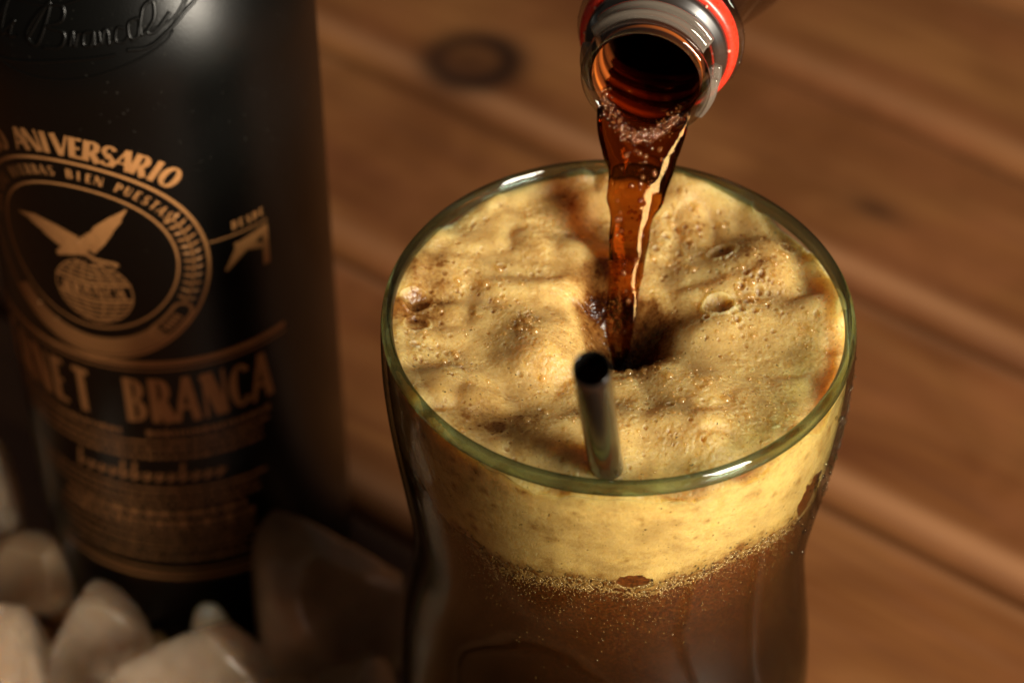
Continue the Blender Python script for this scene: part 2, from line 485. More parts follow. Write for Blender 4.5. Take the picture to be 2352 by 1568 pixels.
    bn = [ring(C0, 24.6, 5.0, 141, 232, 1.0)]
    put("banner", bn, MG2)
    def ring2(a0, a1, r, w): return ring((C0[0], 131), r, w, a0, a1)
    end = [ring2(124, 142, 22.2, .8), ring2(124, 142, 26.6, .8)]
    for a, sgn in ((124, -1), (142, 1)):
        th = math.radians(a); c = (C0[0]+24.4*math.sin(th), 131+24.4*math.cos(th))
        aa = np.linspace(0, math.pi, 12)
        tx, ty = math.cos(th), -math.sin(th); rx, ry = math.sin(th), math.cos(th)
        end.append(stroke([(c[0]+sgn*2.2*math.sin(x)*tx+2.2*math.cos(x)*rx, c[1]+sgn*2.2*math.sin(x)*ty+2.2*math.cos(x)*ry) for x in aa], .8, .4))
    for a in (128, 130.5, 133, 135.5, 138):
        th = math.radians(a); r1, r2 = 23.3, 25.5
        end.append(stroke([(C0[0]+r1*math.sin(th), 131+r1*math.cos(th)), (C0[0]+r2*math.sin(th), 131+r2*math.cos(th))], .7))
    put("banner_end", end)
    # eagle on a globe
    gx, gy, gr = -10.2, 122.8, 8.9
    gl = []
    for yy in np.linspace(-.92, .92, 13):
        if -.18 < yy < .30: continue
        hw = math.sqrt(1-yy*yy)*gr
        tilt = -.22
        gl.append(stroke([(gx-hw, gy+yy*gr-hw*tilt*0), (gx, gy+yy*gr-1.0), (gx+hw, gy+yy*gr)], .58, .5))
    for k in (-1, -.62, -.25, .25, .62, 1):
        aa = np.linspace(-1.3, 1.3, 14)
        gl.append(stroke([(gx+gr*k*math.cos(x), gy+gr*math.sin(x)) for x in aa], .32, .5))
    gl.append(stroke([(gx-gr*.98, gy+2.9), (gx, gy+1.9), (gx+gr*.98, gy+2.9)], .8)); gl.append(stroke([(gx-gr*.98, gy-1.6), (gx, gy-2.6), (gx+gr*.98, gy-1.6)], .8))
    gl += line_text("BRANCA", [gx-6.4+i*2.55 for i in range(6)], gy-1.5, 3.0, .85, 1.1)
    put("globe_emblem", gl, label="copper globe emblem with BRANCA across it")
    eg = [stroke([(-27.2, 139.2), (-22, 139.6), (-17, 138.6), (-12, 137)], [.2, 2.4, 3.0, 2.6]),
          stroke([(-24, 138.4), (-18, 136.9), (-12, 135.4)], [.3, 1.9, 2.2]),
          stroke([(-20.5, 136.6), (-16, 134.6), (-11.8, 134.4)], [.3, 1.4, 1.8]),
          stroke([(0, 147.3), (-3.2, 143.9), (-6.5, 141), (-9.6, 136.6)], [.2, 2.6, 2.8, 2.2]),
          stroke([(-1.4, 144.2), (-5, 140.6), (-8.6, 136)], [.3, 1.8, 1.8]),
          stroke([(-3.6, 141), (-6.4, 137.6), (-9, 134.6)], [.3, 1.5, 1.6]),
          stroke([(-9.6, 138.6), (-10.8, 136), (-12.4, 133.4)], [1.6, 3.4, 2.2]),
          stroke([(-9.6, 138.8), (-7.4, 139.4), (-5.2, 138.6)], [1.8, 1.6, .3]),
          stroke([(-12.4, 134), (-16, 132.8), (-17.6, 131.6)], [2.2, 2.0, 1.0]),
          stroke([(-11, 134), (-8.6, 132.4), (-3.8, 131.6)], [1.2, .9, .9]),
          stroke([(-5, 132.2), (-3.4, 131.4), (-4.6, 130.8)], .5)]
    put("eagle_emblem", eg, label="copper eagle emblem with raised wings above the globe")
    # band and maker's name
    put("band", [stroke([(x, 101.9) for x in np.linspace(-62, 33, 120)], 1.5), stroke([(x, 99.9) for x in np.linspace(-62, 33, 120)], .45)])
    xs = [-47.9, -42.0, -36.0, -29.8, -23.9, -17.4, -11.3, -4.6, 1.3, 7.3, 13.6, 19.7, 25.3]
    put("name_lettering", line_text("FERNET BRANCA", xs, 83.2, 14.0, .50, 1.02), label="tall copper lettering reading FERNET BRANCA")
    # rows of print too small to read
    fine = []
    def dashes(h, hh, x0, x1, gap, lo, hi):
        x = x0
        while x < x1:
            w = random.uniform(lo, hi)
            fine.append(stroke([(x, h), (min(x+w, x1), h)], hh*random.uniform(.75, 1.05)))
            x += w+gap*random.uniform(.7, 1.4)
    dashes(79.6, 1.9, -44, -9, .5, .6, 1.8); dashes(79.6, 1.9, -3, 27, .45, .6, 1.8)
    dashes(76.6, 1.0, -42, 26, .4, 1.5, 5)
    dashes(74.2, 1.2, -40, 24, .5, .8, 2.5); dashes(71.6, 1.2, -40, 24, .5, .8, 2.5)
    for i, x in enumerate(np.linspace(-22, 12, 13)):
        hgt = 6.2 if i in (0, 4, 5, 9) else 3.0
        fine.append(stroke([(x, 63.2), (x+.9, 63.2+hgt)], .9)); fine.append(stroke([(x+.1, 63.4), (x+2.2, 65.8)], .7))
    dashes(60.5, 1.0, -38, 24, .4, 2, 6); dashes(58.0, 1.1, -36, 22, .5, .8, 2.5); dashes(55.4, 1.1, -36, 22, .5, .8, 2.5)
    dashes(52.0, 2.2, -28, 18, .7, 1.2, 4); dashes(48.4, 2.4, -30, 20, .7, 1.0, 3)
    dashes(45.2, 1.1, -32, 20, .4, .8, 3); dashes(42.2, 1.1, -32, 20, .4, .8, 3); dashes(39.4, 1.1, -30, 18, .4, .8, 3)
    dashes(36.0, 1.2, -30, 18, .5, 1.5, 5)
    fine.append(stroke([(x, 31.6) for x in np.linspace(-34, 22, 60)], .8)); fine.append(stroke([(x, 29.0) for x in np.linspace(-34, 22, 60)], 1.3))
    put("small_print", fine, MG2, label="rows of tiny copper print low on the bottle")
    # side mark: word on a line over a pennant
    sd = line_text("DESDE", [22.4+i*1.75 for i in range(5)], 136.3, 2.3, .72, 1.2)
    sd.append(stroke([(16.2, 135.0), (30.8, 134.6)], .45))
    sd += [stroke([(30.0, 133.4), (29.6, 122.4)], [1.4, 1.8]), stroke([(30.4, 132.7), (24, 130.8), (19.4, 125.6)], [1.8, 3.6, .6]), stroke([(22, 132.2), (24.6, 130.6), (29, 128)], [1.0, 2.4, 1.2])]
    put("side_mark", sd, label="copper pennant with DESDE on the line above")
    # embossed signature
    def emb(pts, r, n=60):
        P = smooth_profile(pts, n); W_ = bsurf(P[:, 0], P[:, 1], -r*.25)
        return tube(W_, r, 10)
    sg = []
    sg.append(emb([(-36, 196.5), (-25, 195.6), (-12, 196.6), (-3, 198)], .00045))
    sg.append(emb([(-36, 194.4), (-25, 193.8), (-12, 194.6), (-5, 196.4)], .0003))
    sg.append(emb([(-40, 179.6), (-25, 180.8), (-10, 184.2), (2, 186.2)], .00042))
    sg.append(emb([(-28, 181.5), (-20, 179.5), (-8, 180.4), (4, 184.0), (12, 187.4), (15, 189.6)], .00028, 80))
    # letters: elli  Branca
    x = -31.0
    for k, (w, h) in enumerate([(2.6, 2.4), (2.0, 7.0), (2.0, 7.0), (1.6, 2.6)]):
        sg.append(emb([(x-1.2, 187.0), (x+w*.5, 187.0+h*.8), (x+w*.9, 187.4+h), (x+w*.5, 187.2+h*.6), (x+w*.4, 186.6), (x+w+.6, 187.2)], .00042, 40)); x += w+.6
    sg.append(emb([(-17.5, 187.2), (-14.5, 192.6), (-12.6, 195.0), (-13.6, 190), (-15.4, 186.4), (-17.6, 188.4), (-14, 193.8), (-9.6, 194.8), (-9.4, 192.2), (-13, 190.6), (-9, 190.0), (-9.6, 187.2), (-13.4, 186.4)], .00045, 120))
    x = -7.6
    for w, pts in [(2.6, [(0, 187.6), (.6, 190.4), (.9, 187.6), (1.6, 190), (2.4, 190.3)]), (3.0, [(1.9, 190.6), (.3, 190.2), (.1, 188.0), (1.5, 188.0), (2.1, 190.6), (2.2, 188.0), (3.0, 188.6)]), (3.1, [(.2, 190.6), (.5, 188.2), (1.2, 190.8), (1.9, 190.4), (2.0, 188.2), (3.0, 189)]), (2.6, [(2.0, 191.0), (.6, 191), (.2, 188.8), (1.6, 188.4), (2.8, 189.6)]), (3.2, [(2.4, 192.6), (.4, 191.8), (.3, 189.2), (1.8, 189.2), (2.6, 192.6), (2.5, 189.4), (3.6, 190.2)])]:
        sg.append(emb([(x+a*1.15, h+.2*(x+8)*.12) for a, h in pts], .00042, 50)); x += w*1.12
    sg.append(emb([(7.8, 191.2), (9.2, 194.6), (11.6, 195.4), (11.2, 192.4), (9.2, 190.2), (11, 190.0), (15.0, 193.0)], .0005, 60))
    sg.append(emb([(4.6, 187.0), (9, 187.2), (13, 189.2), (18, 192.2), (21.6, 194.0), (24.4, 196.8), (25.4, 198.8)], .00052, 80))
    sg.append(emb([(5.6, 188.6), (8.6, 190.0), (14.6, 191.4), (18, 193.6), (20.4, 196.6), (22.4, 198.6)], .00036, 70))
    sg.append(emb([(15.6, 191.2), (18.8, 193.6), (21.0, 196.2), (19.4, 196.0), (18.0, 193.2)], .0003, 40))
    sg.append(emb([(23.2, 197.6), (24.8, 196.0), (26.6, 197.8), (28.2, 199.2)], .0004, 30))
    v, f = join(sg); o = mesh("embossed_signature", v, f, MB, b); o["label"] = "raised black cursive signature across the bottle shoulder"
    return b
build_bottle()

# ------------------------------------------------------------------ ice lumps beside the bottle
def mat_ice(name, milky, tint):
    m, nt, out = newmat(name)
    v = coords(nt); n = noisen(nt, v, 60, 2, .5)
    g = nt.nodes.new("ShaderNodeBsdfGlass"); g.inputs[0].default_value = (.96, .93, .88, 1); g.inputs["IOR"].default_value = 1.31; g.inputs["Roughness"].default_value = .12
    p = pbsdf(nt, tint, .35); p.inputs["Subsurface Weight"].default_value = 1; p.inputs["Subsurface Radius"].default_value = (1, .75, .5); p.inputs["Subsurface Scale"].default_value = .016
    p.inputs["Coat Weight"].default_value = 1; p.inputs["Coat Roughness"].default_value = .15; p.inputs["Coat IOR"].default_value = 1.4
    mx = nt.nodes.new("ShaderNodeMixShader"); L(nt, mapr(nt, n, .3, .7, max(0, milky-.12), milky+.12), mx.inputs[0])
    L(nt, g.outputs[0], mx.inputs[1]); L(nt, p.outputs[0], mx.inputs[2]); L(nt, mx.outputs[0], out.inputs[0]); return m
MI_CLEAR = mat_ice("clear_ice", .30, (.40, .29, .19)); MI_MILK = mat_ice("cloudy_ice", .25, (.50, .37, .26))
def ice(loc, sx, sy, sz, seed, mat, label, rot=0.0, sub=4, cut=5):
    r = np.random.default_rng(seed); v = ICO[sub][0].copy()
    # a squarish lump with broken, slightly melted facets
    if cut: v = v/(np.sum(np.abs(v)**3.4, axis=1)**(1/3.4))[:, None]*.88
    for k in range(cut):
        nrm = r.normal(size=3); nrm[2] = abs(nrm[2]); nrm /= np.linalg.norm(nrm); dd = r.uniform(.52, .80)
        ex = v@nrm-dd; v = v-np.where(ex > 0, ex, 0)[:, None]*nrm*.80
    dsp = .06*fbm(v[:, 0]*1.6+seed, v[:, 1]*1.6, v[:, 2]*1.6, 3, seed)
    v = v*(1+dsp)[:, None]
    c, s = math.cos(rot), math.sin(rot)
    v = v*np.array([sx, sy, sz]); v = np.stack([v[:, 0]*c-v[:, 1]*s, v[:, 0]*s+v[:, 1]*c, v[:, 2]], -1)
    zmin = v[:, 2].min(); base = loc[2] if len(loc) > 2 else 0.0
    v[:, 2] += base-zmin; v[:, 2] = np.where(v[:, 2] < base+.0008, base+.0002+np.maximum(0, v[:, 2]-base)*.3, v[:, 2])
    v[:, :2] += np.array(loc[:2])
    o = mesh("ice_lump", v, ICO[sub][1], mat)
    # origin on the base of the lump
    org = Vector((loc[0], loc[1], base)); o.data.transform(Matrix.Translation(-org)); o.location = org
    tag(o, label, "ice lump", "lumps of ice around the foot of the black bottle")
    return o
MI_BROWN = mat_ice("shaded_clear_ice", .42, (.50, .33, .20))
ice((-.1350, .4130), .0110, .0100, .0270, 11, MI_MILK, "tall pale ice lump at the frame edge beside the black bottle", .3)
ice((-.1215, .3975), .0112, .0098, .0115, 22, MI_BROWN, "dark glassy round ice lump left of the black bottle foot", .2, cut=3)
ice((-.1010, .3680), .0150, .0110, .0200, 35, MI_MILK, "angular ice lump with a lit top in front of the bottle foot", .5, cut=6)
ice((-.1260, .3600), .0200, .0140, .0220, 44, MI_MILK, "pale flat-sided ice lump in the bottom corner of the photo", 1.1, cut=6)
ice((-.0745, .3545), .0250, .0120, .0225, 59, MI_MILK, "large bright beige ice lump lowest in front of the bottle", .25, cut=7)
MI_GLINT = mat_ice("glint_white_ice", .95, (.90, .78, .58))  # whiter colour stands in for the glint on one lump
ice((-.0730, .3715), .0052, .0048, .0148, 66, MI_GLINT, "small upright ice drop whitened to stand for a bright glint", 0, cut=0)
ice((-.0445, .3770), .0205, .0190, .0290, 79, MI_BROWN, "largest dark ice lump between the bottle and the glass", .2, cut=5)
ice((-.0400, .3540), .0170, .0120, .0160, 88, MI_BROWN, "low dim ice lump against the left side of the glass", .8, cut=6)
ice((-.0885, .3790), .0045, .0036, .0050, 99, MI_CLEAR, "tiny ice chip behind the lit angular ice lump", 0, sub=3)
ice((-.0640, .3690), .0058, .0046, .0080, 101, MI_CLEAR, "tiny ice chip between the bright glint and the dark lump", 0, sub=3)
ice((-.0580, .3540), .0120, .0095, .0110, 111, MI_BROWN, "middling dim ice lump at the foot of the largest one", .4, cut=6)

# ------------------------------------------------------------------ drinking glass
gl_out = smooth_profile([(.0300, 0.0), (.0335, .004), (.0385, .018), (.0425, .038), (.0440, .058), (.0432, .076), (.0415, .090), (.0402, .103), (.0405, .114), (.0420, .126), (.0438, .140), (.0448, .152), (.0449, .161), (.0447, .1655)], 110)
def rout(h): return np.interp(h, gl_out[:, 1], gl_out[:, 0])
WALL = .0010
def rin(h): return rout(h)-WALL
def G3(x, y, z): return np.stack([GC[0]+np.asarray(x), GC[1]+np.asarray(y), np.asarray(z)+0*np.asarray(x)], -1)
def build_glass():
    g = empty("drinking_glass", (GC[0], GC[1], 0))
    tag(g, "curvy clear drinking glass with a greenish rim, brimful of foaming cola", "glass")
    thin, nt, glo = mat_thin("clear_glass_wall", (.965, .98, .95), (.48, .52, .42), .015, 1.5, 4.0, .45)
    prof = [(.0005, .0002)]+[tuple(p) for p in gl_out]
    vv, ff = lathe(prof, 192, (GC[0], GC[1], 0))
    mesh("bowl", vv, ff, thin, g)
    v2, f2 = lathe([(float(rin(h)), h) for h in np.linspace(.1650, .1600, 8)], 192, (GC[0], GC[1], 0))
    mesh("inner_lip", v2, f2, thin, g)
    inner = [(float(rin(h)), h) for h in np.linspace(.1600, .012, 110)]+[(.026, .0075), (.0005, .007)]
    v2, f2 = lathe(inner, 192, (GC[0], GC[1], 0))
    touch, _nt, _g = mat_thin("glass_touching_drink", (.97, .985, .96), (.55, .60, .50), .05, 1.03, 4.0, .3)
    mesh("inner_wall", v2, f2, touch, g)
    a = np.linspace(0, 2*math.pi, 29)[:-1]
    rp = [(.0436+.00112*math.cos(x)-.0001+(.0004 if math.sin(x) < -.2 else 0)*math.cos(x)*0, .1660+(.0017 if math.sin(x) > 0 else .0019)*math.sin(x)) for x in a]; rp.append(rp[0])
    vv, ff = lathe(rp, 288, (0, 0, 0))
    ang = np.arctan2(vv[:, 1], vv[:, 0]); wob = .00006*noise(np.cos(ang)*3, np.sin(ang)*3, s=5)
    rr = np.hypot(vv[:, 0], vv[:, 1]); vv[:, :2] *= ((rr+wob)/rr)[:, None]; vv += np.array([GC[0], GC[1], 0])
    m, nt, glr = mat_thin("green_rim_glass", (.80, .91, .86), (.010, .10, .09), .01, 1.5, 1.0)
    out = [q for q in nt.nodes if q.type == 'OUTPUT_MATERIAL'][0]; src = out.inputs[0].links[0].from_socket
    gg = nt.nodes.new("ShaderNodeBsdfGlass"); gg.inputs[0].default_value = (.66, .82, .74, 1); gg.inputs["IOR"].default_value = 1.5; gg.inputs["Roughness"].default_value = 0
    ms = nt.nodes.new("ShaderNodeMixShader"); ms.inputs[0].default_value = .30
    L(nt, src, ms.inputs[1]); L(nt, gg.outputs[0], ms.inputs[2]); L(nt, ms.outputs[0], out.inputs[0])
    mesh("rim", vv, ff, m, g)
    return g
glass = build_glass()

# ------------------------------------------------------------------ the drink
def smoothstep(a, b, x):
    t = np.clip((x-a)/(b-a), 0, 1); return t*t*(3-2*t)
RF = float(rin(.160))-.00012
IMP = (1.5, 1.5)    # where the stream lands, mm from the glass axis
craters = [(19.6, 7.6, 3.0, 1.6), (20.9, 21.9, 2.7, 1.3), (-38.2, 8.9, 3.0, 1.1), (-38.0, 3.0, 2.4, 1.1), (-38.2, -3.0, 1.2, .8), (-22.9, -24.6, 2.2, .35),
           (-36.2, 28.6, 2.0, .9), (29.9, 33.0, 2.2, 1.0), (17.1, 4.3, .7, 1.3), (33.8, 22, 1.8, .7), (-22, 18, 1.1, .6), (-9, 28, 1.3, .6), (9, -20, .9, .5),
           (25.5, 8.2, 1.1, .8), (24, 11.5, 1.0, .7), (27.5, 10.6, .9, .7), (26.4, 5.6, .8, .6), (23.8, 6.1, .7, .6), (29, 7.2, .7, .5), (22.8, 3.3, .9, .6), (28, 13.4, .9, .6), (25.2, 14.4, .8, .5),
           (10.5, 28, .9, .7), (12.5, 30.5, .8, .6), (15, 26.5, .9, .6), (8.4, 24.5, .8, .6), (13, 23.5, .8, .6), (17, 29.5, .8, .5), (11, 33, .8, .5), (-13, 15, .8, .5), (-30, -8, 1.0, .5), (-14.5, -20, .8, .5)]
_r = np.random.default_rng(4)
for _ in range(330):
    a = _r.uniform(0, 2*math.pi); q = 41*math.sqrt(_r.uniform(0, 1)); rad = _r.choice([.28, .38, .5, .65], p=[.45, .3, .17, .08])
    craters.append((q*math.cos(a), q*math.sin(a), rad, rad*.4))
for cx, cy, sp, n_ in ((25.5, 9, 4.2, 60), (13, 27, 5, 50), (-24, 12, 6, 40), (-18, 1, 3, 26), (20, 19, 3.5, 25), (-34, -6, 4, 35), (5, -24, 5, 30)):
    for _ in range(n_):
        craters.append((_r.normal(cx, sp), _r.normal(cy, sp), _r.uniform(.22, .6), _r.uniform(.2, .4)))
def worley(x, y, s):
    """nearest jittered point: distance and a random number of that point"""
    xi, yi = np.floor(x), np.floor(y); best = np.full(x.shape, 9.0); rnd = np.zeros(x.shape); z0 = np.zeros_like(xi)
    for dx in (-1, 0, 1):
        for dy in (-1, 0, 1):
            cx, cy = xi+dx, yi+dy
            px = cx+.5+.42*_hash(cx, cy, z0, s); py = cy+.5+.42*_hash(cx, cy, z0, s+1)
            d = (x-px)**2+(y-py)**2; m = d < best
            best = np.where(m, d, best); rnd = np.where(m, _hash(cx, cy, z0, s+2)*.5+.5, rnd)
    return np.sqrt(best), rnd
def foam_height(x, y):
    """x,y in mm from the axis -> height in mm relative to the rim, wetness with painted shade"""
    r = np.hypot(x, y)
    q = x*.75-y*.65
    h = -7.0+1.6*smoothstep(28, 43, r)*smoothstep(12, -8, q)+1.5*smoothstep(-6, 12, q)-2.2*smoothstep(14, 42, q)
    h = h+2.1*noise(x/15+3.1, y/11+.4, s=1)+.7*noise(x/7.5+9, y/6+2, s=2)
    wx = x+1.6*noise(x/6, y/6, s=61); wy = y+1.6*noise(x/6, y/6, s=62)
    puff = np.sqrt(noise(wx/8.2, wy/6.2, s=3)**2+.06); puff2 = np.sqrt(noise(wx/2.7, wy/2.3, s=4)**2+.02)
    h = h+1.7*(puff-.3)+.05*(puff2-.3)+.03*noise(x/1.3, y/1.2, s=5)+.03*noise(x/.55, y/.5, s=6)
    for mx, my, mr, mh in ((24.9, -24.1, 6, 1.0), (-35.8, -17.4, 5, .7), (-26.4, 10.7, 6, 1.0), (-2.2, 37.5, 5, 1.5), (28.3, 23.2, 5, 1.3), (15.9, -14.1, 6, 1.0), (8, -9.0, 3.6, 1.4), (-9, 4, 4.5, 1.0), (-12, -6, 4.5, 1.1), (36, 2, 6, .8), (-6, 24, 5, .8)):
        h = h+mh*np.exp(-((x-mx)**2+(y-my)**2)/(mr*mr))
    # depressions and the funnel under the stream
    h = h-3.6*np.exp(-(((x-13)/8.5)**2+((y-6.5-.25*(x-13))/4.6)**2))
    dI = np.hypot((x-IMP[0]-.3)/1.35, (y-IMP[1]-1.5)/1.6)
    h = h-9*np.exp(-(dI/4.3)**2)-3.0*np.exp(-(dI/9)**2)
    h = h-2.2*np.exp(-(((x+4.5)/3.0)**2+((y-15)/5.5)**2))
    wet = .85*np.exp(-(np.hypot((x-3.6)/1.1, (y-1.5)/1.3)/4.2)**2)+.30*np.exp(-(((x-11)/7.5)**2+((y-6)/3.8)**2))+.35*np.exp(-(((x+4)/3.4)**2+((y-14)/7)**2))  # cola stain at the funnel, plus painted shade in the hollow beside it
    off_lamp = 1-.85*smoothstep(0, 22, q)  # blotches thin out towards the lamp, painting that side lighter
    wet = wet+.42*off_lamp*np.clip(noise(x/9, y/6, s=21)*1.3, 0, 1)+off_lamp*.2*np.clip(noise(x/2.6, y/2.2, s=22), 0, 1)
    wet = wet+.5*off_lamp*smoothstep(-8.2, -10.5, h)*np.exp(-(np.hypot(x-4,y-2)/24)**2)
    # patches of packed bubbles, coarse and fine
    froth = np.zeros_like(x)
    for cell, amp, thr, sd in ((1.5, .17, .22, 71), (.85, .085, -.02, 81), (.48, .030, -.6, 91)):
        msk = smoothstep(thr, thr+.30, noise(x/7.5, y/6, s=sd)+.35*noise(x/2.2, y/2.2, s=sd+3))
        d, rn = worley(x/cell+.3*noise(x, y, s=sd+4), y/cell, sd)
        rc = .34+.22*rn
        dome = np.sqrt(np.clip(1-(d/rc)**2, 0, 1))
        h = h+amp*msk*dome*(.5+rn)
        froth = np.maximum(froth, msk*np.where(d < rc, .16*rn*np.clip(1.25-d/rc, 0, 1), 0)*(1.3 if cell > .5 else .6))
    wet = wet+froth
    for cx, cy, cr, cd in craters:
        if cr < 1:
            sel = np.nonzero((np.abs(x-cx) < cr*2.2) & (np.abs(y-cy) < cr*2.2))
            if not len(sel[0]): continue
            xs, ys = x[sel], y[sel]
            d = np.hypot(xs-cx, ys-cy)/cr
            h[sel] = h[sel]-cd*np.clip(1-d**2, 0, 1)**.7+.22*cd*np.exp(-((d-1.1)/.28)**2)
            wet[sel] = wet[sel]+.25*np.clip(1-d**2, 0, 1)
        else:
            d = np.hypot(x-cx, (y-cy)*1.12)/cr*(1+.07*noise(x*.9, y*.9, s=9))
            h = np.where(d < 1, h-.55*cd*np.clip(1-d**3, 0, 1), h)
            h = h+.34*cd*np.exp(-((d-1.06)/.13)**2)
            wet = np.where(d < 1, wet+.2*np.clip((1-d)*3, 0, 1), wet)
    h = np.minimum(h, -1.2)
    # meniscus that climbs the wall
    h = h+1.5*smoothstep(39.5, 42.4, r)*(.7+.6*noise(x/4, y/4, s=11))
    h = np.minimum(h, -1.0+.3*noise(x/3, y/3, s=12))
    return h, np.clip(wet, 0, 1)
def mat_foam():
    m, nt, out = newmat("beige_foam")
    v = coords(nt)
    aw = nt.nodes.new("ShaderNodeAttribute"); aw.attribute_name = "wet"  # cola-wet foam, plus shade painted in the hollow and on the left wall
    ad = nt.nodes.new("ShaderNodeAttribute"); ad.attribute_name = "fade"
    vo = nt.nodes.new("ShaderNodeTexVoronoi"); vo.inputs["Scale"].default_value = 2400; L(nt, v, vo.inputs["Vector"])
    vo2 = nt.nodes.new("ShaderNodeTexVoronoi"); vo2.inputs["Scale"].default_value = 950; L(nt, v, vo2.inputs["Vector"])
    n = noisen(nt, v, 130, 5, .6, .4); n2 = noisen(nt, v, 1300, 3, .6)
    base = mixc(nt, mapr(nt, n, .35, .68, 0, 1), (.57, .376, .130), (.38, .236, .078))
    cell = mapr(nt, vo2.outputs["Distance"], .0, .6, .35, 0)
    base = mixc(nt, cell, base, (.36, .235, .09))
    w = math_(nt, 'ADD', aw.outputs["Fac"], mapr(nt, n2, .3, .7, -.12, .12))
    col = ramp(nt, w, [(0, (1, 1, 1)), (.28, (.74, .68, .60)), (.55, (.40, .26, .15)), (.85, (.13, .040, .011)), (1, (.035, .009, .003))])
    c = mixc(nt, 1.0, base, col.outputs[0], 'MULTIPLY')
    p = pbsdf(nt, (.7, .5, .2), .5); p.inputs["Specular IOR Level"].default_value = .30
    L(nt, c, p.inputs["Base Color"])
    p.inputs["Subsurface Weight"].default_value = 1.0; p.inputs["Subsurface Radius"].default_value = (1.0, .72, .40); p.inputs["Subsurface Scale"].default_value = .0140
    L(nt, mapr(nt, aw.outputs["Fac"], .1, .7, .50, .18), p.inputs["Roughness"])
    pm = noisen(nt, v, 170, 3, .55)
    mk = mapr(nt, pm, .42, .62, .12, 1.0)
    d1 = math_(nt, 'POWER', vo.outputs["Distance"], 2.0); d2 = math_(nt, 'POWER', vo2.outputs["Distance"], 2.0)
    hgt = math_(nt, 'ADD', math_(nt, 'MULTIPLY', d1, -1.0), math_(nt, 'MULTIPLY', math_(nt, 'MULTIPLY', d2, -1.8), mk))
    hgt = math_(nt, 'ADD', hgt, math_(nt, 'MULTIPLY', n2, .25))
    L(nt, bump(nt, hgt, .00012, .6), p.inputs["Normal"])
    # ragged lower edge: single bubbles thin out into the drink
    sel = math_(nt, 'ADD', ad.outputs["Fac"], mapr(nt, vo2.outputs["Distance"], 0, .7, .36, -.36))
    sel = math_(nt, 'ADD', sel, mapr(nt, n2, .3, .7, -.18, .18))
    al = mapr(nt, sel, .44, .56, 0, 1)
    tr = nt.nodes.new("ShaderNodeBsdfTransparent")
    mx = nt.nodes.new("ShaderNodeMixShader"); L(nt, al, mx.inputs[0]); L(nt, tr.outputs[0], mx.inputs[1]); L(nt, p.outputs[0], mx.inputs[2])
    L(nt, mx.outputs[0], out.inputs[0]); return m
def foam_bottom(a):
    """lower edge of the foam on the wall (mm below rim) by azimuth (0 = towards the camera, + = right)"""
    b = 30.0+1.2*np.sin(a*1.3+.5)+2.0*noise(a*2.6+5, a*0, s=31)+1.0*noise(a*8, a*0, s=32)
    b = b+2.4*np.exp(-((a-.08)/.15)**2)-2.0*np.exp(-((a-.55)/.22)**2)+3*smoothstep(1.0, 1.5, np.abs(a))
    return b
